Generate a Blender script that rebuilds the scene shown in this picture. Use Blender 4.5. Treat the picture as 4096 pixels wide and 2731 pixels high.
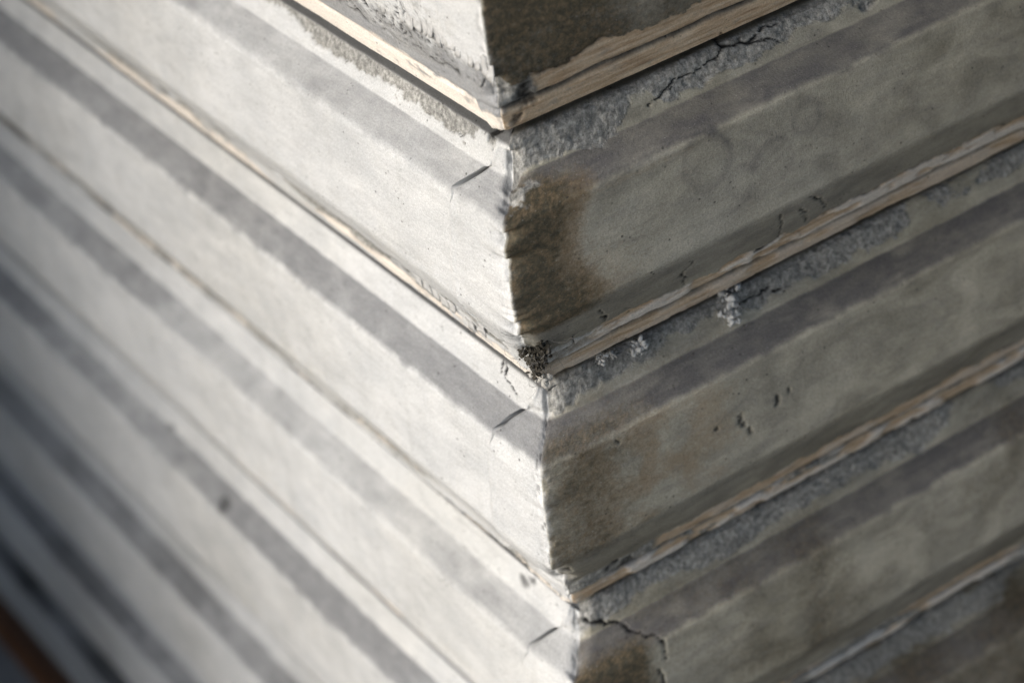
import bpy, math, random
import numpy as np
from mathutils import Matrix, Vector

scene = bpy.context.scene
for o in list(bpy.data.objects):
    bpy.data.objects.remove(o)

# ------------------------------------------------------------------ scale
U = 0.14                 # height of one cladding board, metres
ZOFF = 7.45 * U          # the first measured joint lies this high above the ground

# ------------------------------------------------------------------ camera (87 mm lens, 1.6 m above ground, looking down at the corner)
F_PX, CX, CY = 9900.0, 2048.0, 1365.5
CAM_POS = np.array([1.8026197, -6.77020437, 3.9363129])
CAM_R = np.array([[0.97462776, 0.18606347, -0.12442311],
                  [0.00541994, -0.57533226, -0.81790184],
                  [-0.22376628, 0.79647547, -0.56174324]])
cam_data = bpy.data.cameras.new('camera')
cam = bpy.data.objects.new('camera', cam_data)
scene.collection.objects.link(cam)
cam_data.sensor_width = 36.0
cam_data.lens = F_PX / 4096 * 36.0
cam_data.clip_start = 0.05
cam_data.clip_end = 500
cam_data.dof.use_dof = True
cam_data.dof.focus_distance = 8.32 * U
cam_data.dof.aperture_fstop = 5.6
cam_data.dof.aperture_blades = 9
m = Matrix.Identity(4)
for r in range(3):
    m[r][0] = CAM_R[0][r]
    m[r][1] = -CAM_R[1][r]
    m[r][2] = -CAM_R[2][r]
m[0][3], m[1][3], m[2][3] = CAM_POS[0] * U, CAM_POS[1] * U, CAM_POS[2] * U + ZOFF
cam.matrix_world = m
scene.camera = cam

# ------------------------------------------------------------------ sky, sun, exposure
SUN_DIR = Vector((-0.60, -0.62, 0.50)).normalized()       # towards the sun
elev = math.asin(SUN_DIR.z)
azim = math.atan2(SUN_DIR.x, SUN_DIR.y)
world = bpy.data.worlds.new('World')
scene.world = world
world.use_nodes = True
nt = world.node_tree
nt.nodes.clear()
sky = nt.nodes.new('ShaderNodeTexSky')
sky.sky_type = 'NISHITA'
sky.sun_disc = False
sky.sun_elevation = elev
sky.sun_rotation = azim
sky.air_density = 1.0
sky.dust_density = 1.8
sky.ozone_density = 1.0
bg = nt.nodes.new('ShaderNodeBackground')
bg.inputs['Strength'].default_value = 0.11
wo = nt.nodes.new('ShaderNodeOutputWorld')
nt.links.new(sky.outputs[0], bg.inputs[0])
nt.links.new(bg.outputs[0], wo.inputs[0])
sun_data = bpy.data.lights.new('sun', 'SUN')
sun_data.energy = 1.5
sun_data.angle = math.radians(35)
sun_data.color = (1.0, 0.995, 0.99)
sun = bpy.data.objects.new('sun', sun_data)
scene.collection.objects.link(sun)
sun.rotation_euler = SUN_DIR.to_track_quat('Z', 'Y').to_euler()
sun.location = (-3, -3, 4)
scene.view_settings.view_transform = 'Standard'
scene.view_settings.look = 'None'
scene.view_settings.gamma = 1
scene.view_settings.exposure = 0.90
scene.view_settings.use_curve_mapping = False

SHADE_SCREEN_R, SHADE_SCREEN_L = -0.12, 0.46        # where the added shading screens begin, metres from the corner

# ------------------------------------------------------------------ helpers
random.seed(4)
S2 = math.sqrt(0.5)
D_ALONG = {'L': np.array([-S2, S2, 0]), 'R': np.array([S2, S2, 0])}
N_OUT = {'L': np.array([-S2, -S2, 0]), 'R': np.array([S2, -S2, 0])}


def sstep(a, b, x):
    t = np.clip((x - a) / (b - a), 0, 1)
    return t * t * (3 - 2 * t)


def _hash(ix, iy, seed):
    h = (ix.astype(np.int64) * 374761393 + iy.astype(np.int64) * 668265263 + seed * 974634777) & 0xFFFFFFFF
    h = ((h ^ (h >> 13)) * 1274126177) & 0xFFFFFFFF
    return ((h ^ (h >> 16)) & 0xFFFF) / 65535.0


def vnoise(x, y, seed):
    ix, iy = np.floor(x), np.floor(y)
    fx, fy = x - ix, y - iy
    fx = fx * fx * fx * (fx * (fx * 6 - 15) + 10)
    fy = fy * fy * fy * (fy * (fy * 6 - 15) + 10)
    a, b = _hash(ix, iy, seed), _hash(ix + 1, iy, seed)
    c, d = _hash(ix, iy + 1, seed), _hash(ix + 1, iy + 1, seed)
    return (a + (b - a) * fx) * (1 - fy) + (c + (d - c) * fx) * fy


def fbm(x, y, seed, octv=4, gain=0.5):
    """Noise around 0, about -1..1."""
    s, amp, tot = 0, 1, 0
    for i in range(octv):
        ang = 0.6 * i
        ca, sa = math.cos(ang), math.sin(ang)
        s = s + amp * (vnoise((ca * x - sa * y) * 2 ** i + 17.3 * i, (sa * x + ca * y) * 2 ** i + 9.1 * i, seed + i * 31) * 2 - 1)
        tot += amp
        amp *= gain
    return s / tot * 1.6


def cells(x, y, seed):
    """Distance difference to the two nearest random points: 0 on cell borders, plus a random value per cell."""
    ix, iy = np.floor(x), np.floor(y)
    f1 = np.full(np.shape(x), 9.0)
    f2 = np.full(np.shape(x), 9.0)
    idv = np.zeros(np.shape(x))
    for dx in (-1, 0, 1):
        for dy in (-1, 0, 1):
            jx, jy = ix + dx, iy + dy
            px = jx + _hash(jx, jy, seed)
            py = jy + _hash(jx, jy, seed + 7)
            d = np.hypot(px - x, py - y)
            near = d < f1
            f2 = np.where(near, f1, np.minimum(f2, d))
            idv = np.where(near, _hash(jx, jy, seed + 13), idv)
            f1 = np.where(near, d, f1)
    return f2 - f1, idv


# board profile: fraction of the board's height below its upper joint, and distance out of the wall (in U)
PROFILE = np.array([(-0.004, -0.075), (0.010, -0.060), (0.024, -0.012), (0.040, 0.020), (0.148, 0.062),
                    (0.207, 0.165), (0.228, 0.180), (0.40, 0.195), (0.625, 0.208), (0.655, 0.198), (0.745, 0.150),
                    (0.83, 0.098), (0.905, 0.072), (0.972, 0.050), (0.986, 0.034), (0.989, -0.075)])
PROFILE_L = PROFILE.copy()                       # the sunny side has a wider open joint under each edge
PROFILE_L[1:4] = [(0.024, -0.060), (0.038, -0.030), (0.045, 0.022)]
PROFILE_TOP = np.array([(-0.004, -0.075), (0.010, -0.060), (0.024, -0.012), (0.040, 0.016), (0.130, 0.035),
                        (0.205, 0.080), (0.235, 0.086), (0.40, 0.092), (0.60, 0.100), (0.64, 0.098), (0.75, 0.092),
                        (0.80, 0.084), (0.895, 0.064), (0.972, 0.044), (0.986, 0.024), (0.989, -0.075)])


def profile_of(side, k):
    if k <= -1:
        return PROFILE_TOP
    if side == 'L':
        p = PROFILE_L.copy()
        if k >= 1:                                   # lower joints are tighter
            p[1:4] = [(0.016, -0.060), (0.030, -0.030), (0.036 if k > 1 else 0.042, 0.018)]
        return p
    return PROFILE


# heights of the joints between boards (in U below the first one)
JOINT = {}
for k in range(-15, 8):
    JOINT[k] = -float(k)
JOINT.update({1: -.984, 2: -1.995, 3: -3.01, 4: -4.12, 5: -5.18, 6: -6.12, 7: -6.92})


def board_at(z):
    for k in range(-15, 7):
        if JOINT[k] >= z > JOINT[k + 1]:
            return k
    return 6


def prof_d(zf, k=0):
    p = PROFILE_TOP if k <= -1 else PROFILE
    return np.interp(zf, p[1:-1, 0], p[1:-1, 1])


def pix(side, x, y, scale=4096 / 2352):
    """The point of the wall that a pixel of the photograph (2352 wide) looks at: (along, height) in U."""
    x, y = x * scale, y * scale
    ray = CAM_R.T @ np.array([(x - CX) / F_PX, (y - CY) / F_PX, 1.0])
    n, a = N_OUT[side], D_ALONG[side]
    d = 0.12
    for i in range(25):
        t = (d - n @ CAM_POS) / (n @ ray)
        X = CAM_POS + ray * t
        k = board_at(X[2])
        zf = (JOINT[k] - X[2]) / (JOINT[k] - JOINT[k + 1])
        d = 0.6 * d + 0.4 * float(prof_d(zf, k))
    return float(X @ a), float(X[2]), d


def wall_point(side, s, z, d):
    """World position from wall coordinates in U."""
    p = D_ALONG[side] * s + N_OUT[side] * d
    return np.array([p[0] * U, p[1] * U, z * U + ZOFF])


def polydist(s, z, pts):
    """Distance of grid points to a polyline given in wall coordinates (U)."""
    best = np.full(np.shape(s), 9.0)
    for (a, b) in zip(pts[:-1], pts[1:]):
        vx, vz = b[0] - a[0], b[1] - a[1]
        L2 = vx * vx + vz * vz + 1e-12
        t = np.clip(((s - a[0]) * vx + (z - a[1]) * vz) / L2, 0, 1)
        best = np.minimum(best, np.hypot(s - a[0] - t * vx, z - a[1] - t * vz))
    return best


# ------------------------------------------------------------------ materials
def new_mat(name):
    mt = bpy.data.materials.new(name)
    mt.use_nodes = True
    t = mt.node_tree
    bs = t.nodes['Principled BSDF']
    return mt, t, bs


class NB:
    """Small helper to write node trees."""
    def __init__(self, t):
        self.t = t

    def n(self, typ, **kw):
        nd = self.t.nodes.new(typ)
        for k, v in kw.items():
            setattr(nd, k, v)
        return nd

    def link(self, a, b):
        self.t.links.new(a, b)

    def noise(self, vec, scale, detail=4, rough=0.55, dist=0.0):
        nd = self.n('ShaderNodeTexNoise')
        nd.inputs['Scale'].default_value = scale
        nd.inputs['Detail'].default_value = detail
        nd.inputs['Roughness'].default_value = rough
        nd.inputs['Distortion'].default_value = dist
        self.link(vec, nd.inputs['Vector'])
        return nd.outputs['Fac']

    def mapr(self, v, a, b, c, d):
        nd = self.n('ShaderNodeMapRange')
        nd.inputs[1].default_value, nd.inputs[2].default_value = a, b
        nd.inputs[3].default_value, nd.inputs[4].default_value = c, d
        self.link(v, nd.inputs[0])
        return nd.outputs[0]

    def math(self, op, a, b):
        nd = self.n('ShaderNodeMath', operation=op)
        for i, v in enumerate((a, b)):
            if isinstance(v, (int, float)):
                nd.inputs[i].default_value = v
            else:
                self.link(v, nd.inputs[i])
        return nd.outputs[0]

    def mix(self, fac, a, b, typ='MIX'):
        nd = self.n('ShaderNodeMix', data_type='RGBA', blend_type=typ)
        nd.clamp_factor = True
        for sock, v in ((nd.inputs[0], fac), (nd.inputs[6], a), (nd.inputs[7], b)):
            if isinstance(v, (int, float)):
                sock.default_value = v
            elif isinstance(v, tuple):
                sock.default_value = (*v, 1)
            else:
                self.link(v, sock)
        return nd.outputs[2]

    def mapping(self, vec, scale):
        nd = self.n('ShaderNodeMapping')
        nd.inputs['Scale'].default_value = scale
        self.link(vec, nd.inputs['Vector'])
        return nd.outputs[0]

    def ramp(self, v, stops):
        nd = self.n('ShaderNodeValToRGB')
        e = nd.color_ramp.elements
        e[0].position, e[0].color = stops[0][0], (*stops[0][1], 1)
        e[1].position, e[1].color = stops[-1][0], (*stops[-1][1], 1)
        for p, c in stops[1:-1]:
            x = e.new(p)
            x.color = (*c, 1)
        self.link(v, nd.inputs[0])
        return nd.outputs[0]


def board_material():
    mt, t, bs = new_mat('weathered_board')
    b = NB(t)
    uv = b.n('ShaderNodeUVMap', uv_map='UVMap').outputs[0]
    a1 = b.n('ShaderNodeAttribute', attribute_name='mask_a')
    a2 = b.n('ShaderNodeAttribute', attribute_name='mask_b')
    s1 = b.n('ShaderNodeSeparateColor'); b.link(a1.outputs['Color'], s1.inputs[0])
    s2 = b.n('ShaderNodeSeparateColor'); b.link(a2.outputs['Color'], s2.inputs[0])
    bare, rough, grime_dim, stain_dim = s1.outputs[0], s1.outputs[1], s1.outputs[2], a1.outputs['Alpha']
    crack_dim, pale, rust, algae = s2.outputs[0], s2.outputs[1], s2.outputs[2], a2.outputs['Alpha']
    streak = b.noise(b.mapping(uv, (0.10, 1, 1)), 420, 5, 0.6)
    blot = b.noise(b.mapping(uv, (0.6, 1, 1)), 38, 5, 0.62, 0.6)
    blot2 = b.noise(b.mapping(uv, (0.45, 1, 1)), 120, 5, 0.65, 0.3)
    grain = b.noise(uv, 1150, 4, 0.75)
    speck = b.noise(uv, 560, 4, 0.65)
    # paint: a clean grey white and the green-grey film that shaded boards carry
    paint = b.mix(b.mapr(blot, 0.35, 0.7, 0, 1), (0.51, 0.513, 0.505), (0.625, 0.622, 0.605))
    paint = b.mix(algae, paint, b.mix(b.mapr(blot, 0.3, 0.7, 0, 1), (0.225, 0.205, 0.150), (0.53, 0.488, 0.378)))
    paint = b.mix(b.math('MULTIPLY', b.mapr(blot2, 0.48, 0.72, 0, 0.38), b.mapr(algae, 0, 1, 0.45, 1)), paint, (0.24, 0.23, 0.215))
    paint = b.mix(pale, paint, (0.74, 0.73, 0.70))
    drip = b.noise(b.mapping(uv, (1, 0.07, 1)), 150, 4, 0.6)
    paint = b.mix(b.mapr(drip, 0.52, 0.75, 0, 0.25), paint, b.mix(1.0, paint, (0.70, 0.69, 0.66), 'MULTIPLY'))
    # grime film on the sloping shoulder
    gr = b.math('MULTIPLY', grime_dim, b.mapr(blot2, 0.25, 0.7, 0.75, 1.1))
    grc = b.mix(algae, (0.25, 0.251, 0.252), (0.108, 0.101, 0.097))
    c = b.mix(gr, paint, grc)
    # brown and black stains
    st = b.ramp(b.noise(uv, 260, 7, 0.78), [(0.34, (0.034, 0.033, 0.023)), (0.48, (0.085, 0.070, 0.042)), (0.58, (0.165, 0.118, 0.066)), (0.74, (0.30, 0.24, 0.16))])
    fray = b.noise(uv, 340, 5, 0.75)
    frayed = lambda m, lo, hi: b.mapr(b.math('ADD', m, b.math('MULTIPLY', b.math('SUBTRACT', fray, 0.5), 0.9)), lo, hi, 0, 1)
    c = b.mix(b.math('MULTIPLY', frayed(rust, 0.12, 0.80), 0.65), c, (0.29, 0.19, 0.095))
    c = b.mix(b.math('MULTIPLY', frayed(stain_dim, 0.10, 0.66), 0.92), c, st)
    # weathered undercoat where the paint has come away
    rg = b.ramp(b.noise(b.mapping(uv, (1, 0.8, 1)), 380, 6, 0.72), [(0.30, (0.085, 0.084, 0.080)), (0.48, (0.25, 0.246, 0.233)), (0.68, (0.47, 0.462, 0.438))])
    rg = b.mix(b.mapr(blot, 0.3, 0.7, 0, 1), b.mix(1.0, rg, (0.85, 0.85, 0.83), 'MULTIPLY'), b.mix(1.0, rg, (1.4, 1.38, 1.33), 'MULTIPLY'))
    c = b.mix(rough, c, rg)
    # bare timber
    wd = b.ramp(b.noise(b.mapping(uv, (0.09, 1, 1)), 520, 5, 0.6), [(0.25, (0.26, 0.17, 0.105)), (0.42, (0.55, 0.40, 0.26)), (0.6, (0.70, 0.56, 0.40)), (0.8, (0.78, 0.65, 0.52))])
    wd = b.mix(b.mapr(b.noise(uv, 55, 4, 0.6), 0.56, 0.78, 0, 0.5), wd, (0.52, 0.29, 0.14))
    wd = b.mix(b.mapr(b.noise(b.mapping(uv, (0.4, 1, 1)), 190, 4, 0.6), 0.56, 0.72, 0, 0.6), wd, (0.30, 0.27, 0.24))
    wd = b.mix(b.math('MULTIPLY', pale, 0.9), wd, (0.82, 0.76, 0.68))
    c = b.mix(bare, c, wd)
    # fine grain, streaks
    c = b.mix(b.mapr(grain, 0.25, 0.75, 0.0, 1.0), b.mix(1.0, c, (0.70, 0.70, 0.70), 'MULTIPLY'), b.mix(1.0, c, (1.28, 1.28, 1.28), 'MULTIPLY'))
    c = b.mix(b.mapr(streak, 0.3, 0.7, 0.0, 1.0), b.mix(1.0, c, (0.94, 0.94, 0.94), 'MULTIPLY'), b.mix(1.0, c, (1.05, 1.05, 1.05), 'MULTIPLY'))
    c = b.mix(b.mapr(speck, 0.3, 0.7, 0.0, 1.0), b.mix(1.0, c, (0.90, 0.90, 0.90), 'MULTIPLY'), b.mix(1.0, c, (1.09, 1.09, 1.09), 'MULTIPLY'))
    c = b.mix(b.mapr(speck, 0.66, 0.76, 0, 0.5), c, (0.06, 0.06, 0.055))
    scr = b.noise(b.mapping(uv, (0.035, 1, 1)), 1500, 2, 0.5, 0.4)
    c = b.mix(b.math('MULTIPLY', b.mapr(scr, 0.64, 0.70, 0, 0.35), b.mapr(blot2, 0.4, 0.6, 0, 1)), c, b.mix(1.0, c, (0.45, 0.45, 0.45), 'MULTIPLY'))
    vor = b.n('ShaderNodeTexVoronoi')
    vor.inputs['Scale'].default_value = 260
    b.link(uv, vor.inputs['Vector'])
    pore = b.math('MULTIPLY', b.mapr(vor.outputs['Distance'], 0.10, 0.20, 1, 0), b.mapr(b.noise(uv, 90, 3, 0.6), 0.52, 0.62, 0, 0.8))
    c = b.mix(pore, c, (0.05, 0.048, 0.042))
    dust = b.noise(uv, 1100, 2, 0.5)
    c = b.mix(b.mapr(dust, 0.68, 0.74, 0, 0.35), c, (0.70, 0.69, 0.66))
    c = b.mix(crack_dim, c, (0.018, 0.017, 0.016))
    b.link(c, bs.inputs['Base Color'])
    bs.inputs['Roughness'].default_value = 0.82
    bs.inputs['Specular IOR Level'].default_value = 0.22
    h = b.math('ADD', b.math('MULTIPLY', grain, 0.5), b.math('MULTIPLY', speck, 0.8))
    h = b.math('ADD', h, b.math('MULTIPLY', streak, 0.15))
    h = b.math('ADD', h, b.math('MULTIPLY', b.noise(uv, 420, 5, 0.7), b.math('MULTIPLY', rough, 2.0)))
    bp = b.n('ShaderNodeBump')
    bp.inputs['Strength'].default_value = 0.8
    bp.inputs['Distance'].default_value = 0.0006
    b.link(h, bp.inputs['Height'])
    b.link(bp.outputs[0], bs.inputs['Normal'])
    return mt


def simple_mat(name, c1, c2, scale, rough=0.9, bump=0.4, dist=0.001, detail=5, stretch=(1, 1, 1)):
    mt, t, bs = new_mat(name)
    b = NB(t)
    co = b.n('ShaderNodeTexCoord').outputs['Object']
    nz = b.noise(b.mapping(co, stretch), scale, detail, 0.65)
    b.link(b.ramp(nz, [(0.3, c1), (0.7, c2)]), bs.inputs['Base Color'])
    bs.inputs['Roughness'].default_value = rough
    bs.inputs['Specular IOR Level'].default_value = 0.2
    bp = b.n('ShaderNodeBump')
    bp.inputs['Strength'].default_value = bump
    bp.inputs['Distance'].default_value = dist
    b.link(nz, bp.inputs['Height'])
    b.link(bp.outputs[0], bs.inputs['Normal'])
    return mt


MAT_BOARD = board_material()
MAT_CORE = simple_mat('dark_sheathing', (0.03, 0.028, 0.026), (0.06, 0.055, 0.05), 40)
MAT_PLINTH = simple_mat('brown_stained_timber', (0.045, 0.022, 0.013), (0.09, 0.042, 0.022), 60, 0.7, stretch=(0.3, 0.3, 3))
MAT_SILL = simple_mat('orange_stained_timber', (0.11, 0.045, 0.017), (0.20, 0.082, 0.03), 60, 0.7, stretch=(0.3, 0.3, 3))
MAT_SHADE_COVER = simple_mat('shade_cover_dark', (0.05, 0.045, 0.04), (0.09, 0.08, 0.07), 30, 0.8)  # for the unseen added cover and screens, dark to keep bounce low
MAT_GROUND = simple_mat('worn_paving', (0.17, 0.16, 0.145), (0.27, 0.26, 0.235), 9, 0.85)
MAT_FLAKE = simple_mat('flaking_paint', (0.34, 0.335, 0.32), (0.56, 0.55, 0.53), 300, 0.8, 0.3, 0.0005)
MAT_DEBRIS = simple_mat('dark_debris', (0.02, 0.018, 0.014), (0.085, 0.075, 0.058), 900, 0.95)
MAT_CRUMB = simple_mat('pale_crumb', (0.30, 0.285, 0.25), (0.58, 0.56, 0.51), 900, 0.95)
MAT_FIBRE = simple_mat('grey_fibre', (0.12, 0.11, 0.10), (0.30, 0.29, 0.27), 900, 0.9)
MAT_WEB = simple_mat('cobweb', (0.42, 0.42, 0.41), (0.68, 0.68, 0.66), 900, 0.9)


def link(o, parent=None):
    scene.collection.objects.link(o)
    if parent is not None:
        o.parent = parent
    return o


def mesh_obj(name, verts, faces, mat, parent=None, smooth=True):
    me = bpy.data.meshes.new(name)
    me.from_pydata([tuple(v) for v in verts], [], faces)
    me.materials.append(mat)
    if smooth:
        me.polygons.foreach_set('use_smooth', [True] * len(me.polygons))
    me.update()
    return link(bpy.data.objects.new(name, me), parent)


def box(name, lo, hi, mat, parent=None):
    (x0, y0, z0), (x1, y1, z1) = lo, hi
    v = [(x0, y0, z0), (x1, y0, z0), (x1, y1, z0), (x0, y1, z0), (x0, y0, z1), (x1, y0, z1), (x1, y1, z1), (x0, y1, z1)]
    f = [(0, 3, 2, 1), (4, 5, 6, 7), (0, 1, 5, 4), (1, 2, 6, 5), (2, 3, 7, 6), (3, 0, 4, 7)]
    return mesh_obj(name, v, f, mat, parent, False)


def grid_obj(name, X, uv, ma, mb, parent, flip):
    """One mesh from a grid of positions (rows, columns, 3) with its UV map and two mask attributes."""
    R, C = X.shape[:2]
    nv = R * C
    idx = np.arange(nv).reshape(R, C)
    q = np.stack([idx[:-1, :-1], idx[1:, :-1], idx[1:, 1:], idx[:-1, 1:]], -1).reshape(-1, 4)
    if flip:
        q = q[:, ::-1]
    nf = len(q)
    me = bpy.data.meshes.new(name)
    me.vertices.add(nv)
    me.vertices.foreach_set('co', X.reshape(-1).astype(np.float32))
    me.loops.add(nf * 4)
    me.loops.foreach_set('vertex_index', q.reshape(-1).astype(np.int32))
    me.polygons.add(nf)
    me.polygons.foreach_set('loop_start', np.arange(0, nf * 4, 4, dtype=np.int32))
    me.polygons.foreach_set('use_smooth', np.ones(nf, dtype=bool))
    me.update(calc_edges=True)
    ul = me.uv_layers.new(name='UVMap')
    ul.data.foreach_set('uv', uv.reshape(-1, 2)[q.reshape(-1)].reshape(-1).astype(np.float32))
    for nm, arr in (('mask_a', ma), ('mask_b', mb)):
        at = me.attributes.new(nm, 'FLOAT_COLOR', 'POINT')
        at.data.foreach_set('color', arr.reshape(-1).astype(np.float32))
    me.materials.append(MAT_BOARD)
    me.validate()
    return link(bpy.data.objects.new(name, me), parent)


# ------------------------------------------------------------------ marks measured on the photograph, turned into wall coordinates
def P2(side, pts, scale=4096 / 2352):
    return [pix(side, x, y, scale)[:2] for x, y in pts]


def crop(pts, x0, y0, f):
    return [(x0 + x * f, y0 + y * f) for x, y in pts]


CRACKS = []          # (side, polyline, width in U)
for pts, w in [([(1590, 600), (1566, 626), (1572, 652)], .010),
               ([(1787, 497), (1790, 520), (1785, 548), (1762, 560), (1735, 573)], .016),
               ([(1843, 474), (1845, 512)], .014),
               ([(1862, 452), (1890, 470), (1893, 480)], .010),
               ([(1376, 712), (1388, 735), (1366, 757)], .010),
               ([(1318, 768), (1345, 752)], .010),
               ([(1316, 768), (1318, 785), (1300, 800)], .012),
               ([(1440, 700), (1450, 712), (1444, 722)], .008),
               ([(1535, 208), (1548, 186), (1602, 165), (1640, 141), (1652, 112), (1722, 92), (1790, 98)], .013),
               ([(1548, 186), (1535, 196), (1500, 232), (1490, 250)], .014),
               ([(1660, 75), (1650, 112), (1640, 141)], .013),
               ([(1720, 92), (1740, 70), (1800, 45)], .012),
                              ([(1690, 700), (1720, 680), (1750, 662), (1800, 665)], .010)]:
    side = 'L' if pts[0][0] < 1165 else 'R'
    CRACKS.append((side, P2(side, pts), w))
CRACKS.append(('R', P2('R', crop([(1000, 1095), (1200, 1120), (1300, 1140), (1390, 1195), (1500, 1215), (1590, 1215), (1622, 1260), (1630, 1390)], 1800, 1900, .53), 1.0), .017))
CRACKS.append(('R', P2('R', crop([(1590, 1450), (1610, 1568)], 1800, 1900, .53), 1.0), .016))

CRACKS.append(('L', P2('L', crop([(955, 655), (975, 600), (1005, 610), (1022, 660), (1000, 700), (1060, 800), (1110, 880)], 1600, 1200, .425), 1.0), .012))
STAIN_EDGE = P2('R', [(1330, 395), (1348, 450), (1322, 520), (1328, 590), (1375, 650), (1390, 700), (1380, 740)])
RINGS = [(pix('R', 1625, 372)[:2], .10, .5), (pix('R', 1775, 365)[:2], .085, .35), (pix('R', 1700, 420)[:2], .06, .3),
         (pix('R', 1850, 270)[:2], .07, .3)]
PITS = [(pix('R', x, y)[:2], r) for x, y, r in [(1645, 985, .016), (1700, 965, .02), (1710, 978, .014), (1722, 985, .016), (1695, 955, .012),
                                               (1785, 915, .018), (1420, 1012, .01), (1815, 900, .012)]] 
PITS_L = [(pix('L', x, y)[:2], r) for x, y, r in [(25, 283, .16), (515, 1165, .035), (395, 985, .03), (1205, 1330, .03), (1222, 1326, .02)]]
DIRT = [(pix('R', x, y)[:2], r) for x, y, r in [(1203, 212, .045), (1212, 238, .035), (1187, 270, .032), (1400, 1300, .04), (1440, 1285, .03), (1295, 1318, .03)]]
HOLE = pix('L', 1136, 303)[:2]


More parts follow.
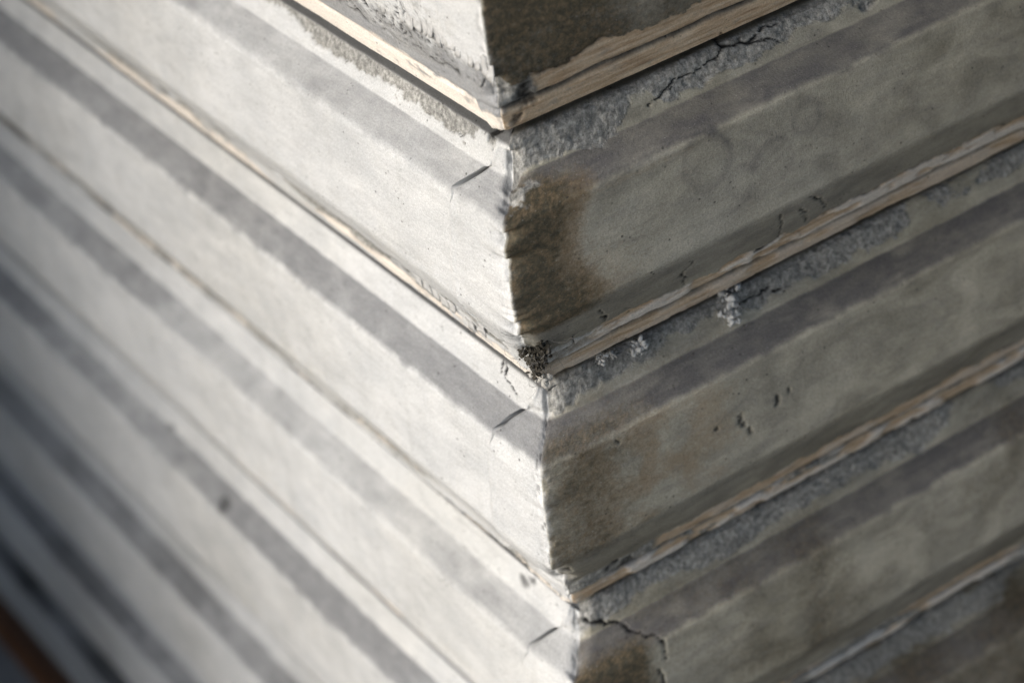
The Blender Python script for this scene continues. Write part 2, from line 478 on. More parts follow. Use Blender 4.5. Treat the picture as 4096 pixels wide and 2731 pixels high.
def masks(side, k, s, z, zf, v, sg):
    """Relief (metres, along the surface normal) and the two mask attributes of one board.
    s, z: wall coordinates in U; zf: fraction down the board; v: metres down the profile; sg: metres from the corner."""
    seed = (k + 20) * 101 + (0 if side == 'L' else 5000)
    x, y = s * U, v                      # metres
    R = side == 'R'
    lowfreq = fbm(x * 9, y * 12, seed, 3)
    mid = fbm(x * 60, y * 90, seed + 1, 4)
    fine = fbm(x * 320, y * 420, seed + 2, 4, 0.6)
    wob = fbm(x * 45, zf * 0 + 3.1, seed + 3, 4)
    wob2 = fbm(x * 140, y * 60, seed + 4, 4, 0.6)
    jag = fbm(x * 110, y * 130, seed + 5, 5, 0.62)
    h = 0.00035 * lowfreq + 0.00010 * mid + 0.00005 * fine
    # --- zones
    f1 = sstep(0.015, 0.03, zf) * (1 - sstep(0.14, 0.15, zf))
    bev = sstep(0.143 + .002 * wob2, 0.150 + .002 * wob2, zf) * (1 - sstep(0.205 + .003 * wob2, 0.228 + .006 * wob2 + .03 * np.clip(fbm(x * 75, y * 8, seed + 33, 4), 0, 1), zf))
    wide = sstep(0.2, 0.24, zf) * (1 - sstep(0.61, 0.64, zf))
    lip = sstep(0.62, 0.65, zf)
    # --- grime film on the shoulder
    low = np.clip((-z - 3.0) / 3.2, 0, 1)
    tone = fbm(x * 3.2, y * 0 + .7, seed + 30, 4) + {0: -.2, 1: .1, 2: -.4, 3: .3, 4: 0.}.get(k, 0)
    grime_dim = bev * np.clip((.98 if R else .82) + 0.22 * mid + (.12 if R else .40) * tone, .25, 1.1)
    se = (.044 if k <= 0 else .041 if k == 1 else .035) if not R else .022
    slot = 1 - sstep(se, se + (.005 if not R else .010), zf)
    if R:
        grime_dim = grime_dim * 0.95 + lip * (1 - sstep(.80, .86, zf)) * (0.30 + .15 * mid)
    grime_dim = grime_dim + wide * np.clip(0.14 * lowfreq + 0.16 * mid - 0.02, 0, .5) * (1 if R else .5)
    if k >= 3:
        grime_dim = grime_dim + 0.5 * low * (1 - bev)  # vignette dimming of the low boards, put into the colour
        low_dim = low * bev  # the same painted dimming on the low shoulders
    # --- paint gone from the upper fillet (rough undercoat)
    rough = np.zeros_like(s)
    pthick = np.zeros_like(s)
    if R:
        cover = {-1: 0.2, 0: 1.15, 1: 0.62, 2: 0.75, 3: 0.55}.get(k, 0.2)
        n = fbm(x * 22, y * 30 + 2, seed + 6, 5, 0.6)
        edge = 0.150 - 0.055 * n if k == 0 else 0.105 + 0.045 * n
        if k == 0:
            # solid near the corner, thinning out along the board
            edge = edge + 0.030 * np.exp(-(s / .30) ** 2) - 0.055 * sstep(0.55, 1.3, s) - 0.06 * np.exp(-((s - 0.50) / .09) ** 2)
        f = (1 - sstep(edge - .006 + .02 * jag, edge + .004 + .02 * jag, zf)) * sstep(.012, .02, zf)
        f = f * sstep(-.25, -.15, n + (cover - .45) * 1.4 + .25 * jag)
        rough = np.maximum(rough, f)
    else:
        n = fbm(x * 16, y * 0 + 1.7, seed + 6, 4, 0.6)
        cover = {0: .55}.get(k, 0.0)
        if cover > 0:
            edge = 0.094 + 0.022 * n + 0.030 * jag
            if k == 0:
                edge = edge - .05 * (1 - sstep(.10, .22, s)) - .03 * sstep(1.1, 1.5, s)
            f = (1 - sstep(edge - .002, edge + .002, zf)) * sstep(.012, .02, zf)
            rough = np.maximum(rough, f * sstep(-.2 - cover, -.1 - cover, n + .2 * jag))
    # --- lower lip: bare timber in two ridges with a weathered groove between
    bare = np.zeros_like(s)
    pale = np.zeros_like(s)
    g0 = (0.905 if k >= 0 else .885) + .006 * wob
    groove = np.exp(-((zf - g0) / 0.011) ** 2)
    top = {-1: .800, 0: .822, 1: .825, 2: .845}.get(k, .85)
    nb = fbm(x * 12, zf * 9, seed + 7, 5, 0.6)
    edgeb = top + .018 * wob + .020 * jag
    inlip = sstep(edgeb - .004, edgeb + .004, zf)
    if R:
        upper = {-1: 1.0, 0: 1.0, 1: 1.1, 2: .35, 3: .1}.get(k, .1)
        lower = {-1: 1.5, 0: 1.2, 1: .55, 2: .30, 3: .2}.get(k, .1)
        isup = 1 - sstep(g0 - .006, g0 + .006, zf)
        cov = upper * isup + lower * (1 - isup)
        bare = inlip * sstep(-.30, -.14, nb * .9 + (cov - .5) * 1.2 + .22 * jag) * (1 - .75 * groove)
        if k == -1:
            bare *= np.maximum(1 - isup, sstep(.05, .10, s + .03 * wob2))
        if k == 0:
            bare *= 1 - isup * (1 - sstep(.10, .22, s + .03 * wob2)) * .8
        if k == 1:
            bare *= 1 - isup * (1 - sstep(.30, .34, s + .02 * wob2))
        rough = np.maximum(rough, inlip * (1 - bare))
        if k >= 0:
            pale = np.clip(inlip * (sstep(-.25, .35, fbm(x * 55, zf * 30, seed + 8, 4)) * (1.0 if k == 0 else 1.0) * (.45 + .55 * isup if k == 0 else (1 - .5 * isup))), 0, 1)
            rough = rough * (1 - .7 * pale)
        # ragged black line along the paint's torn edge
        torn = np.exp(-((zf - edgeb) / .006) ** 2) * sstep(-.2, .35, fbm(x * 35, y * 5, seed + 9, 4))
    else:
        bare = inlip * sstep(.905 - (.03 if k < 0 else 0), .925 - (.03 if k < 0 else 0), zf + .012 * wob) * sstep(-.25, .05, nb + .3 * jag + (.45 if k < 0 else 0.05 if k == 0 else -.45))
        if k == -1:
            pz = sstep(.70 + .05 * wob + .04 * jag, .73 + .05 * wob + .04 * jag, zf)
            grime_dim = np.maximum(grime_dim, pz * (1 - bare) * .85)
            rough = np.maximum(rough, .35 * pz * (1 - bare) * sstep(-.1, .5, nb + .4 * jag))
        elif k <= 1:
            rough = np.maximum(rough, inlip * (1 - bare) * sstep(-.3, .1, nb + .3 * jag))
        pale = inlip * bare * .95
        torn = np.exp(-((zf - edgeb) / .006) ** 2) * sstep(.1, .5, fbm(x * 35, y * 5, seed + 9, 4)) * (1.0 if k <= 0 else .3)
    # --- cracks
    crack_dim = np.zeros_like(s)
    zz = z
    for (cs, pts, w) in CRACKS:
        if cs != side:
            continue
        zs = [p[1] for p in pts]
        if max(zs) < JOINT[k + 1] - .1 or min(zs) > JOINT[k] + .1:
            continue
        dd = polydist(s + .012 * wob2 + .008 * fine, zz + .012 * jag + .008 * mid, pts)
        ww = w * .55 * (.55 + .45 * np.clip(mid + .6, 0, 1.3))
        crack_dim = np.maximum(crack_dim, 1 - sstep(ww * .35, ww * .8, dd))
    if R and k in (-1, 0, 1, 2):
        # alligator cracking in the undercoat and the lip
        cd, cid = cells(x * 95 + .8 * jag, y * 150 + .8 * wob2, seed + 10)
        amt = np.clip(rough * (1 - inlip) * sstep(.0, .4, fbm(x * 18, y * 18, seed + 11, 3)), 0, 1)
        crack_dim = np.maximum(crack_dim, .45 * amt * (1 - sstep(.02, .07, cd)) * sstep(.5, .8, s))
        h = h + rough * (1 - inlip) * (cid - .5) * 0.0005
    if k in (-1, 0) and not R:
        cd, cid = cells(x * 130 + .8 * jag, y * 110 + .6 * wob2, seed + 10)
        amt = np.clip(lip * (1 - inlip) * sstep(-.2, .3, fbm(x * 14, y * 14, seed + 11, 3)), 0, 1) * (1 if k == -1 else .3) * (1 - sstep(.75, 1.5, s) * (0 if k == -1 else 1))
        crack_dim = np.maximum(crack_dim, amt * (1 - sstep(.03, .10, cd)))
        h = h + amt * (cid - .4) * 0.0012
    crack_dim = np.maximum(crack_dim, .85 * torn)
    crack_dim = np.maximum(crack_dim, .78 * slot)  # joint grime painted near-black, standing in for the gap's shade
    crack_dim = np.maximum(crack_dim, inlip * groove * (.75 + .25 * wob2) * (1 if R else 0))
    spk = sstep(.55, .70, fbm(y * 260, sg * 330, seed + 21, 3)) * np.exp(-(sg / .0045) ** 2)
    crack_dim = np.maximum(crack_dim, spk * (0 if R else .7 if k >= 1 else .4))
    rough = rough * (1 - slot)
    # --- stains
    stain_dim = np.zeros_like(s)
    rust = np.zeros_like(s)
    n3 = fbm(x * 28, y * 28, seed + 12, 5, 0.6)
    if R and k == 0:
        es = np.array([p[0] for p in STAIN_EDGE][::-1]); ez = np.array([p[1] for p in STAIN_EDGE][::-1])
        o = np.argsort(ez)
        se = np.interp(z, ez[o], es[o]) + .035 * n3
        body = (1 - sstep(se - .20, se + .10, s)) * sstep(.135 + .02 * n3, .20 + .02 * n3, zf) * (1 - sstep(.64, .70, zf))
        stain_dim = body * np.clip(.95 + .20 * n3, 0, 1)
        rust = np.exp(-((s - se + .035) / .075) ** 2) * sstep(.14, .24, zf) * (1 - sstep(.6, .66, zf)) * .75
        rust = np.maximum(rust, .30 * np.exp(-((zf - .245) / .015) ** 2) * (1 - sstep(.3, .9, s)) * sstep(.1, .3, s))
        rust = np.maximum(rust, .34 * np.exp(-((s - se) / .20) ** 2) * sstep(.3, .5, zf) * (1 - sstep(.62, .66, zf)))
    if R and k == 1:
        stain_dim = (1 - sstep(.03, .36 + .06 * n3, s + .05 * n3)) * sstep(.14, .2, zf) * (1 - sstep(.62, .70, zf)) * (.30 + .25 * n3)
        stain_dim = np.maximum(stain_dim, .5 * np.exp(-((zf - .20) / .03) ** 2) * (1 - sstep(.1, .5, s)))
        rust = .62 * np.exp(-((s - .22 - .12 * n3) / .45) ** 2) * wide * sstep(-.5, .5, n3) + .20 * (1 - sstep(.6, 1.1, s)) * np.exp(-((zf - .13) / .03) ** 2)
    if R and k == 2:
        stain_dim = (1 - sstep(.10, .26, s + .03 * n3)) * sstep(.16, .22, zf) * .8
    if R and k == -1:
        stain_dim = wide * .92 * (1 - sstep(.9, 1.8, s + .1 * n3)) + .7 * sstep(.5, .62, zf) * (1 - inlip) 
        stain_dim = np.clip(stain_dim * (.8 + .3 * n3), 0, 1)
    if R and k >= 2:  # lower right boards darkened in colour to carry the vignette
        stain_dim = np.maximum(stain_dim, np.clip((.12 if k == 2 else .42) + .25 * n3 + .1 * lowfreq, 0, .8))
        crack_dim = np.maximum(crack_dim, np.clip((-.15 if k == 2 else .18) + .25 * lowfreq + .1 * n3, 0, .5))
    if R:
        for (c, r, a) in RINGS:
            dd = np.hypot(s - c[0], z - c[1])
            grime_dim = grime_dim + a * 1.1 * np.exp(-((dd - r - .015 * n3) / .016) ** 2) * (.7 + .5 * mid)
            grime_dim = grime_dim + a * .35 * (1 - sstep(r * .8, r, dd))
        for (c, r) in DIRT:
            dd = np.hypot((s - c[0]) + .02 * jag, z - c[1] + .02 * wob2)
            crack_dim = np.maximum(crack_dim, (1 - sstep(r * .5, r, dd)) * np.clip(.75 + .3 * fine, 0, 1))
        for (c, r) in PITS:
            dd = np.hypot((s - c[0]) * 1.3 + .016 * jag, (z - c[1]) * .8 + .016 * wob2)
            crack_dim = np.maximum(crack_dim, (1 - sstep(r * .4, r, dd)) * .8)
    else:
        grime_dim = grime_dim + np.clip(.12 * fbm(x * 7, y * 30, seed + 13, 4) * wide, 0, .2)
        if k == -1:
            stain_dim = .5 * np.exp(-(((s - .32) / .10) ** 2)) * wide * sstep(-.2, .4, n3)
        for (c, r) in PITS_L:
            dd = np.hypot((s - c[0]) * .7 + .012 * jag, z - c[1] + .012 * wob2)
            crack_dim = np.maximum(crack_dim, (1 - sstep(r * .35, r, dd)) * .75)
        dd = np.hypot(s - HOLE[0], (z - HOLE[1]) * .8)
        hl = (1 - sstep(.010, .030, dd + .008 * jag))
        crack_dim = np.maximum(crack_dim, hl)
        if k >= 3:
            crack_dim = np.maximum(crack_dim, .62 * low_dim * (.8 + .3 * lowfreq) + .22 * low * (.6 + .6 * lowfreq))  # low left boards painted darker as vignette, most on the shoulder
        # little yellowish tinge near the joints
        rust = .10 * np.exp(-((zf - .60) / .05) ** 2) * sstep(-.1, .5, n3)
    # --- worn, powdery arris along the corner
    ed = np.exp(-(sg / .0035) ** 2)
    edw = np.exp(-(sg / .0012) ** 2)
    chip = sstep(-.1, .45, fbm(y * 90, sg * 60, seed + 14, 5, .65))
    pale = np.maximum(pale, (ed * .85 * sstep(-.4, .4, fbm(y * 150, sg * 200, seed + 15, 4))) * (1 if not R else .7))
    big = sstep(.22, .42, fbm(y * 48 + 3, sg * 0 + k, 4242 + k * 7, 4, .6))
    h = h - 0.0003 * edw - .0009 * ed * chip - .0036 * big * np.exp(-(sg / .0055) ** 2)
    stain_dim = stain_dim * (1 - .8 * edw)
    # --- relief
    h = h + rough * (0.0011 * fbm(x * 50, y * 75, seed + 16, 6, .60) + 0.00025 * fine - .0002)
    h = h + (1 - np.maximum(rough, bare)) * (0.0004 if R else .0008)          # the paint film itself
    h = h - inlip * groove * (.0022 if R else .0008) + bare * (.00025 * fbm(x * 12, y * 500, seed + 17, 3))
    h = h + pale * inlip * .0012
    h = h - crack_dim * .0011
    h = h - bare * .0003
    ma = np.stack([np.clip(bare, 0, 1), np.clip(rough, 0, 1), np.clip(grime_dim, 0, 1), np.clip(stain_dim, 0, 1)], -1)
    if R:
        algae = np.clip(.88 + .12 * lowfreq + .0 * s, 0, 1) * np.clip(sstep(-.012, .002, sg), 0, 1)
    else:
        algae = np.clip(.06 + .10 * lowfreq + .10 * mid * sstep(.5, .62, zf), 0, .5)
    mb = np.stack([np.clip(crack_dim, 0, 1), np.clip(pale, 0, 1), np.clip(rust, 0, 1), np.clip(algae, 0, 1)], -1)
    return h, ma, mb


def profile_rows(step, PROFILE):
    seg = np.hypot(np.diff(PROFILE[:, 0]), np.diff(PROFILE[:, 1])) * U
    v = np.concatenate([[0], np.cumsum(seg)])
    n = int(v[-1] / step)
    lin = np.linspace(0, v[-1], n)
    near = np.min(np.abs(lin[:, None] - v[None, 1:-1]), axis=1)
    vv = np.sort(np.concatenate([lin[near > .45 * step], v[1:-1]]))
    zf = np.interp(vv, v, PROFILE[:, 0])
    d = np.interp(vv, v, PROFILE[:, 1])
    # soften the creases a little, as layers of paint do
    if step < .003:
        ker = np.array([1, 2, 3, 2, 1.]) / 9
        dz = np.convolve(np.pad(d, 2, 'edge'), ker, 'valid')
        d = np.where((zf > .05) & (zf < .97), dz, d)
    td, tz = np.gradient(d, vv), np.gradient(-zf, vv)
    ln = np.hypot(td, tz) + 1e-9
    nd, nz = -tz / ln, td / ln             # outward normal in the (d, z) plane
    sm = np.array([1, 1, 1]) / 3
    nd = np.convolve(np.pad(nd, 1, 'edge'), sm, 'valid')
    nz = np.convolve(np.pad(nz, 1, 'edge'), sm, 'valid')
    return vv, zf, d, nd, nz


def graded(L, ds, k, far):
    """Column positions: fine at the corner, growing with distance."""
    out, x = [0.0], 0.0
    while x < L:
        st = ds * (1 + x / k)
        if x > far:
            st = max(st, .02 + (x - far) * .2)
        x += st
        out.append(min(x, L))
    return np.array(out)


# where the left boards stop short of the corner: distance along the wall (U) by fraction down the board
CUT_ZF = np.array([0, .05, .147, .212, .26, .5, .62, .80, 1.0])
CUT_S = np.array([.03, .045, .055, .125, .140, .165, .165, .10, .03])
BLEND = .72              # U: beyond this the columns stand square to the wall
LEN = {'L': 2.2, 'R': 1.5}


def sigma_from_s(s, d):
    return (s + d) / (1 + d / BLEND)


def s_from_sigma(sig, d):
    return sig - d * np.clip(1 - sig / BLEND, 0, 1)


def build_board(side, k, root, step, ds, grade, far):
    vv, zf, d, nd, nz = profile_rows(step, profile_of(side, k))
    R_ = len(vv)
    zt, zb = JOINT[k], JOINT[k + 1]
    hgt = zt - zb
    rng = random.Random(k * 7 + (1 if side == 'R' else 2))
    jit = rng.uniform(-.006, .006)
    if side == 'R':
        right = graded(LEN['R'], ds, grade, far)
        cutn = fbm(vv * 60, vv * 0, k + 77, 3)
        sc = np.interp(zf, CUT_ZF, CUT_S) + .008 * cutn
        sig0 = sigma_from_s(sc, d) * U
        nleft = max(6, int(.045 / (ds * 1.1)))
        u = np.linspace(1, 0, nleft)[:-1]
        neg = -sig0[:, None] * u[None, :]
        sig = np.concatenate([neg[:, :1], neg[:, :1], neg[:, :1] + .00006, neg[:, 1:], np.broadcast_to(right[None, :], (R_, len(right)))], 1)
        first = np.zeros(sig.shape, bool); first[:, 0] = True
        isleft = sig < -1e-9
    else:
        g = graded(LEN['L'], ds, grade, far)
        cutn = fbm(vv * 60, vv * 0, k + 77, 3)
        gap = -.0006 + .0030 * sstep(.138, .150, zf) * (1 - sstep(.208, .226, zf))
        sc = np.interp(zf, CUT_ZF, CUT_S) + .008 * cutn + gap / U
        sig0 = sigma_from_s(sc, d) * U
        sig = sig0[:, None] * (1 - g[None, :] / LEN['L']) + g[None, :]
        sig = np.concatenate([sig[:, :1], sig[:, :1], sig[:, :1] + .00006, sig[:, 1:]], 1)
        first = np.zeros(sig.shape, bool); first[:, 0] = True
        isleft = np.ones(sig.shape, bool)
    asig = np.abs(sig)
    D = np.broadcast_to(d[:, None], sig.shape).copy()
    if side == 'R' and k >= 0:      # the arris is worn back where the shoulder starts
        D = D - .006 * np.exp(-((zf[:, None] - .14) / .045) ** 2) * np.exp(-(asig / .022) ** 2)
        D = D + .012 * fbm(zf[:, None] * 11 + 0 * sig, asig * 0, k + 500, 3) * np.exp(-(asig / .014) ** 2) * sstep(.04, .08, zf)[:, None]
    Z = zt - zf[:, None] * hgt + 0 * sig
    ZF = zf[:, None] + 0 * sig
    V = vv[:, None] + 0 * sig
    Sx = s_from_sigma(asig / U, D)
    if side == 'R':
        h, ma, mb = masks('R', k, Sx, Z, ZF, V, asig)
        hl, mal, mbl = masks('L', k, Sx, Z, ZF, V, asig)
        # the corner end of the board faces the bright side and is painted like it
        w = np.where(isleft, sstep(0, .004, asig), 0.0)
        h = h * (1 - w) + hl * w
        mal[..., 1] *= .3
        jump = np.where(isleft, 1.0, 0.0)[..., None]
        ma = ma * (1 - jump) + mal * jump
        mb = mb * (1 - jump) + mbl * jump
        h = h - np.where(isleft, (.0022 * sstep(.10, .15, zf) * (1 - sstep(.22, .30, zf)) - .0005)[:, None] * sstep(.002, .012, asig), 0)
        # ridge of filler along the left edge of the end piece
        h = h + np.where(isleft, .0006 * np.exp(-((asig - sig0[:, None] + .002) / .0015) ** 2), 0)
    else:
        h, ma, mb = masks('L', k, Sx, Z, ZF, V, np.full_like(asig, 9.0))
        h = h + jit * U * .15
    # lateral raggedness of the arris
    Dd = D + h / U * nd[:, None]
    Zd = Z + h / U * nz[:, None]
    # slow warp of the whole board
    warp = .010 * fbm(asig * 3.1, asig * 0 + k * 3.7, 900 + (0 if side == 'L' else 50), 2) * sstep(0, .15, asig)
    Dd = Dd + warp * (1 - first) * .6
    Zd = Zd + warp * .5
    Dd = np.where(first, np.minimum(Dd - .06, -.03), Dd)
    S = s_from_sigma(asig / U, Dd)
    S = np.where(first, s_from_sigma(asig / U, D), S)
    aL = np.where(isleft[..., None], D_ALONG['L'], D_ALONG['R'])
    nL = np.where(isleft[..., None], N_OUT['L'], N_OUT['R'])
    X = aL * S[..., None] + nL * Dd[..., None]
    X = X * U
    X[..., 2] = Zd * U + ZOFF
    off = (k + 20) * 1.37 + (0 if side == 'L' else 40)
    uv = np.stack([sig + off, V + k * .31], -1)
    # the mesh is cut along the lip and at the corner into the pieces one can tell apart
    r = int(np.argmin(np.abs(zf - .80)))
    flip = side == 'R'

    def sub(name, rs, cs, parent):
        return grid_obj(name, X[rs, cs], uv[rs, cs], ma[rs, cs], mb[rs, cs], parent, not flip)
    hi = slice(0, r + 1)
    lo = slice(r, R_)
    if side == 'R':
        c0 = int(np.argmax(~isleft[0]))
        bd = sub('siding_board', hi, slice(c0, None), root)
        e = sub('bottom_edge', lo, slice(c0, None), bd)
        ce = sub('board_end', slice(0, R_), slice(0, c0 + 1), bd)
        ce['label'] = 'pale painted end of the board at the corner'
        if k in (-1, 0, 1):
            e['label'] = 'bare tan timber along the lower edge'
    else:
        bd = sub('siding_board', hi, slice(0, None), root)
        e = sub('bottom_edge', lo, slice(0, None), bd)
    return bd


# ------------------------------------------------------------------ ground
ground = mesh_obj('ground', [(-60, -60, 0), (60, -60, 0), (60, 60, 0), (-60, 60, 0)], [(0, 1, 2, 3)], MAT_GROUND, None, False)
ground['kind'] = 'structure'

# ------------------------------------------------------------------ the building corner
root = bpy.data.objects.new('timber_building', None)
link(root)
root.empty_display_size = .1
root['label'] = 'weathered timber building corner clad in grooved boards with flaking grey white paint'
root['category'] = 'building'

boards = {}
for k in range(-14, 7):
    for side in ('R', 'L'):
        if k < -2:
            args = (.010, .03, .2, .3)
        elif side == 'R':
            args = {-1: (.0008, .0008, .22, .34), 0: (.00075, .00075, .25, .34), 1: (.0008, .0008, .25, .34),
                    2: (.001, .001, .2, .34), 3: (.0015, .0016, .2, .34), -2: (.003, .003, .2, .3)}.get(k, (.004, .005, .2, .3))
        else:
            args = {-1: (.0008, .0008, .16, .30), 0: (.00075, .00075, .20, 1.0), 1: (.0009, .0009, .16, 1.0),
                    2: (.0011, .0012, .14, 1.1), 3: (.0015, .0018, .14, 1.2), -2: (.003, .003, .2, .3)}.get(k, (.0025, .004, .2, 1.4))
        boards[(side, k)] = build_board(side, k, root, *args)


def prism(name, pts, z0, z1, mat, parent):
    n = len(pts)
    v = [(x, y, z0) for x, y in pts] + [(x, y, z1) for x, y in pts]
    f = [tuple(range(n))[::-1], tuple(range(n, 2 * n))] + [(i, (i + 1) % n, n + (i + 1) % n, n + i) for i in range(n)]
    return mesh_obj(name, v, f, mat, parent, False)


def wall_xy(side, s, d):
    p = D_ALONG[side] * s + N_OUT[side] * d
    return (p[0], p[1])


def corner_plan(d_out, back=None):
    """Plan outline of the building in metres, d_out out of the board plane."""
    aR = wall_xy('R', LEN['R'], d_out)
    aL = wall_xy('L', LEN['L'], d_out)
    far = tuple(np.array(wall_xy('R', LEN['R'], 0)) + np.array(wall_xy('L', LEN['L'], 0)))
    return [(0, -d_out / S2), aR, far, aL]


prism('wall_core', corner_plan(-.078 * U), .02, JOINT[-14] * U + ZOFF, MAT_CORE, root)
prism('plinth_board', corner_plan(.10 * U), .024, JOINT[7] * U + ZOFF - .002, MAT_PLINTH, root)
prism('sill_board', corner_plan(.17 * U), 0.0, .022, MAT_SILL, root)
# unseen cover and side screens, added to shade the walls away from the corner
prism('shade_roof', corner_plan(1.15), 2.36, 2.48, MAT_SHADE_COVER, root)


def add_shade_screen(side, s0, s1, n0, n1):
    pts = [wall_xy(side, s0, n0), wall_xy(side, s1, n0), wall_xy(side, s1, n1), wall_xy(side, s0, n1)]
    prism('shade_screen', pts if side == 'L' else pts[::-1], 0.0, 2.355, MAT_SHADE_COVER, root)


add_shade_screen('R', SHADE_SCREEN_R, LEN['R'], 0.92, 0.98)
add_shade_screen('L', SHADE_SCREEN_L, LEN['L'], 1.02, 1.08)

# ------------------------------------------------------------------ loose paint flakes hanging on the boards (thin curled plates)
def flake_mesh(w, hgt, curl, seed, nx=5, ny=5, th=.0005):
    rng = random.Random(seed)
    out = []
    edge = [[1 + rng.uniform(-.22, .22) for _ in range(4)]]
    for j in range(ny):
        for i in range(nx):
            u, v = i / (nx - 1) - .5, j / (ny - 1) - .5
            uu = u * w * (1 + .25 * math.sin(3.1 * v + seed) + rng.uniform(-.07, .07))
            vv = v * hgt * (1 + .2 * math.sin(4.3 * u + seed * 1.7) + rng.uniform(-.07, .07))
            zz = curl * ((v + .5) ** 2) + .3 * curl * u * u + rng.uniform(-.0001, .0001)
            out.append((uu, vv, zz))
    n = nx * ny
    verts = out + [(x, y, z - th) for x, y, z in out]
    f = []
    for j in range(ny - 1):
        for i in range(nx - 1):
            a = j * nx + i
            f.append((a, a + 1, a + nx + 1, a + nx))
            f.append((n + a, n + a + nx, n + a + nx + 1, n + a + 1))
    ring = [i for i in range(nx)] + [nx * j + nx - 1 for j in range(1, ny)] + [nx * (ny - 1) + i for i in range(nx - 2, -1, -1)] + [nx * j for j in range(ny - 2, 0, -1)]
    for a, b in zip(ring, ring[1:] + ring[:1]):
        f.append((a, n + a, n + b, b))
    return verts, f


def place_flake(side, px, py, w, hgt, curl, seed, parent, lift=.0007):
    s, z, d = pix(side, px, py)
    k = board_at(z)
    zf = (JOINT[k] - z) / (JOINT[k] - JOINT[k + 1])
    d = float(prof_d(zf, k))
    d2 = float(prof_d(min(.97, zf + .03), k))
    tz = Vector((*(N_OUT[side] * (d2 - d)), )) + Vector((0, 0, -.03))
    tz.normalize()
    ta = Vector(D_ALONG[side])
    nn = tz.cross(ta)
    if nn.dot(Vector(N_OUT[side])) < 0:
        nn = -nn
    rng = random.Random(seed)
    base = Vector(wall_point(side, s, z, d)) + nn * lift
    v, f = flake_mesh(w, hgt, curl, seed)
    a = rng.uniform(-.15, .15)
    ca, sa = math.cos(a), math.sin(a)
    vs = []
    for x, y, c in v:
        x, y = ca * x - sa * y, sa * x + ca * y
        vs.append(base + ta * x + tz * y + nn * c)
    return mesh_obj('paint_flake', vs, f, MAT_FLAKE, parent)


for i, (px, py) in enumerate([(925, 36), (945, 42), (962, 52), (978, 58), (992, 64), (1008, 78), (1024, 88), (1040, 96), (1054, 108), (1068, 118),
                              (1084, 128), (1100, 142), (1116, 152), (1132, 166), (900, 20), (880, 8)]):
    place_flake('L', px, py, .0040 + .0018 * ((i * 37) % 5) / 5, .006 + .005 * ((i * 53) % 7) / 7, .0004 + .0006 * ((i * 29) % 3), 100 + i, boards[('L', -1)])
for i, (px, py) in enumerate([(965, 640), (985, 655), (1003, 672), (1025, 690), (1042, 702), (1085, 742), (1110, 752)]):
    place_flake('L', px, py, .006, .005 + .003 * ((i * 53) % 7) / 7, .0014, 200 + i, boards[('L', 0)])


# ------------------------------------------------------------------ debris, cocoons and cobweb caught in the joints
def lump(r, seed, sub=2, ax=(1, 1, 1)):
    import bmesh
    bm = bmesh.new()
    bmesh.ops.create_icosphere(bm, subdivisions=sub, radius=r)
    rng = random.Random(seed)
    ph = [rng.uniform(0, 6.28) for _ in range(6)]
    out = []
    for v in bm.verts:
        n = v.co.normalized()
        g = 1 + .28 * math.sin(3 * n.x + ph[0]) * math.sin(4 * n.y + ph[1]) + .2 * math.sin(7 * n.z + ph[2] + 3 * n.x) + rng.uniform(-.24, .24)
        out.append((v.co.x * g * ax[0], v.co.y * g * ax[1], v.co.z * g * ax[2]))
    fs = [tuple(v.index for v in f.verts) for f in bm.faces]
    bm.free()
    return out, fs


def tube(pts, r, n=4):
    v, f = [], []
    for i, p in enumerate(pts):
        t = (pts[min(i + 1, len(pts) - 1)] - pts[max(i - 1, 0)])
        t.normalize()
        a = t.orthogonal().normalized()
        b = t.cross(a)
        for j in range(n):
            an = 6.2832 * j / n
            v.append(p + (a * math.cos(an) + b * math.sin(an)) * r)
    for i in range(len(pts) - 1):
        for j in range(n):
            a0, a1 = i * n + j, i * n + (j + 1) % n
            f.append((a0, a1, a1 + n, a0 + n))
    return v, f


def gather(parts):
    V, Fc = [], []
    for v, f in parts:
        o = len(V)
        V += [tuple(p) for p in v]
        Fc += [tuple(o + i for i in q) for q in f]
    return V, Fc


def corner_at(px, py, d):
    """A point on the arris line at distance d (U) out of both walls, as seen at a pixel row."""
    best = None
    for z in np.linspace(.6, -3, 721):
        X = np.array([0, -d / S2, z])
        q = CAM_R @ (X - CAM_POS)
        y = CY + F_PX * q[1] / q[2]
        e = abs(y - py * 4096 / 2352)
        if best is None or e < best[0]:
            best = (e, X)
    return Vector((best[1][0] * U, best[1][1] * U, best[1][2] * U + ZOFF))


def threads(center, n, spread, rng, r=.00008, ln=.02):
    parts = []
    for i in range(n):
        p = Vector(center) + Vector((rng.gauss(0, spread), rng.gauss(0, spread), rng.gauss(0, spread)))
        d = Vector((rng.gauss(0, 1), rng.gauss(0, 1), rng.gauss(0, 1))).normalized()
        pts = []
        for j in range(9):
            pts.append(p.copy())
            d = (d + Vector((rng.gauss(0, .55), rng.gauss(0, .55), rng.gauss(0, .55)))).normalized()
            p = p + d * ln / 8
        parts.append(tube(pts, r * rng.uniform(.6, 1.2)))
    return parts


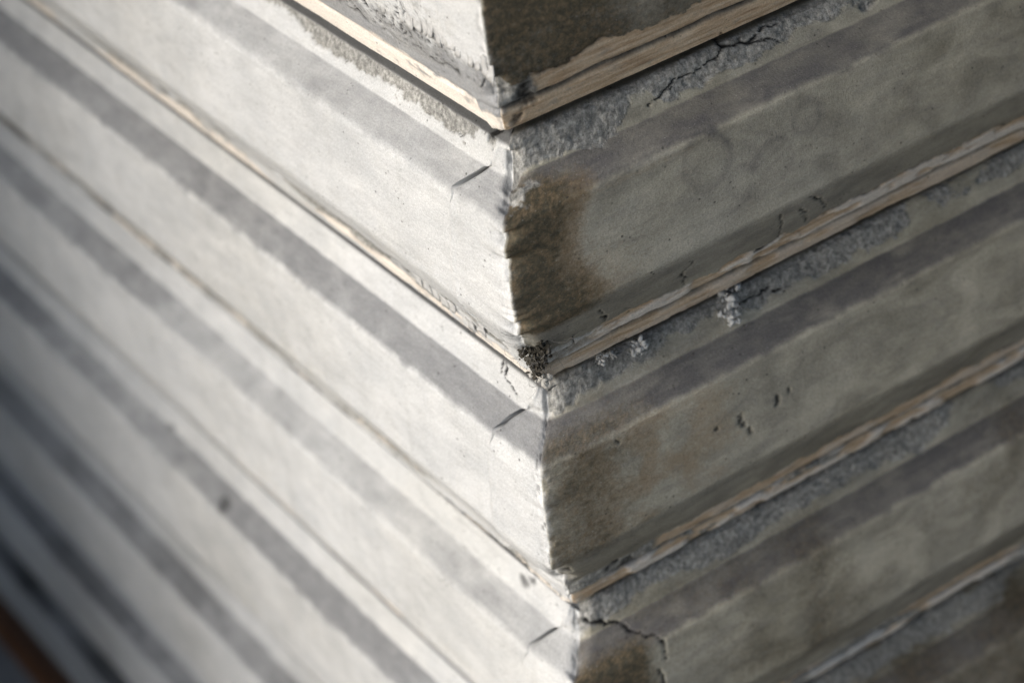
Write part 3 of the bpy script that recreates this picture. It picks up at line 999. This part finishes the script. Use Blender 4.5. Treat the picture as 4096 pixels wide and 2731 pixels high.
def debris(name, spots, label, cat, seed, nth=30, pale_spots=()):
    """A clump of dark crumbs and curled threads resting in a joint. spots: (position, radius)."""
    rng = random.Random(seed)
    e = bpy.data.objects.new(name, None)
    c0 = sum((Vector(p) for p, r in spots), Vector()) / len(spots)
    e.location = c0
    link(e)
    e['label'] = label
    e['category'] = cat

    def local(V):
        return [tuple(Vector(v) - c0) for v in V]
    parts = []
    th = []
    for p, r in spots:
        for q in range(60):
            off = Vector((rng.gauss(0, r * .38), rng.gauss(0, r * .38), rng.gauss(0, r * .5)))
            v, f = lump(r * rng.uniform(.06, .24), rng.random(), 1, (rng.uniform(.6, 1.6), rng.uniform(.6, 1.6), rng.uniform(.6, 1.4)))
            parts.append(([Vector(a) + Vector(p) + off for a in v], f))
        th += threads(p, max(3, nth // len(spots)), r * .6, rng, ln=r * 4)
    V, Fc = gather(parts)
    mesh_obj('crumbs', local(V), Fc, MAT_DEBRIS, e, False)
    V, Fc = gather(th)
    mesh_obj('fibres', local(V), Fc, MAT_FIBRE, e)
    if pale_spots:
        parts = []
        for p, r in pale_spots:
            for q in range(7):
                off = Vector((rng.gauss(0, r * .5), rng.gauss(0, r * .5), rng.gauss(0, r * .5)))
                v, f = lump(r * rng.uniform(.2, .5), rng.random(), 1)
                parts.append(([Vector(a) + Vector(p) + off for a in v], f))
        V, Fc = gather(parts)
        mesh_obj('pale_crumbs', local(V), Fc, MAT_CRUMB, e, False)
    return e


def surf(side, px, py, out=.0):
    s, z, d = pix(side, px, py)
    return Vector(wall_point(side, s, z, d + out))


debris('debris_clump', [(corner_at(0, 800, .11), .0055), (surf('R', 1240, 795, .012), .006), (surf('R', 1235, 815, .015), .005), (corner_at(0, 828, .07), .0045), (surf('R', 1222, 842, .02), .004)],
       'dark clump of crumbs and cobweb lodged in the corner joint above the second board', 'debris', 5, 46,
       [(corner_at(0, 850, .06), .0045), (surf('R', 1245, 870, .02), .004), (corner_at(0, 812, .10), .003), (corner_at(0, 868, .05), .003)])


def cocoon(px, py, r, label, seed, side='R', elong=(1, 1, 1)):
    rng = random.Random(seed)
    c = surf(side, px, py, .02)
    parts = []
    for q in range(26):
        off = Vector((rng.gauss(0, r * .5), rng.gauss(0, r * .5), rng.gauss(0, r * .65)))
        v, f = lump(r * rng.uniform(.10, .42), seed * 100 + q, 2, (rng.uniform(.6, 1.5), rng.uniform(.6, 1.5), rng.uniform(.6, 1.5)))
        parts.append(([Vector(a) + off for a in v], f))
    parts += threads((0, 0, 0), 22, r * .6, rng, .00007, r * 3)
    V, Fc = gather(parts)
    o = mesh_obj('cocoon', V, Fc, MAT_WEB, None)
    o.location = c
    o['label'] = label
    o['category'] = 'cocoon'
    return o


for i, (px, py, r, lab) in enumerate([
        (1672, 682, .0050, 'largest white cottony cocoon hanging below the middle tan edge'),
        (1668, 718, .0042, 'grey white cocoon tail dangling just under the largest cocoon'),
        (1455, 797, .0042, 'round pale cocoon between the corner debris and the largest cocoon'),
        (1375, 815, .0020, 'tiny pale cocoon nearest the corner debris under the middle tan edge'),
        (1398, 808, .0018, 'tiny pale cocoon beside the round cocoon under the middle tan edge')]):
    cocoon(px, py, r, lab, 40 + i)
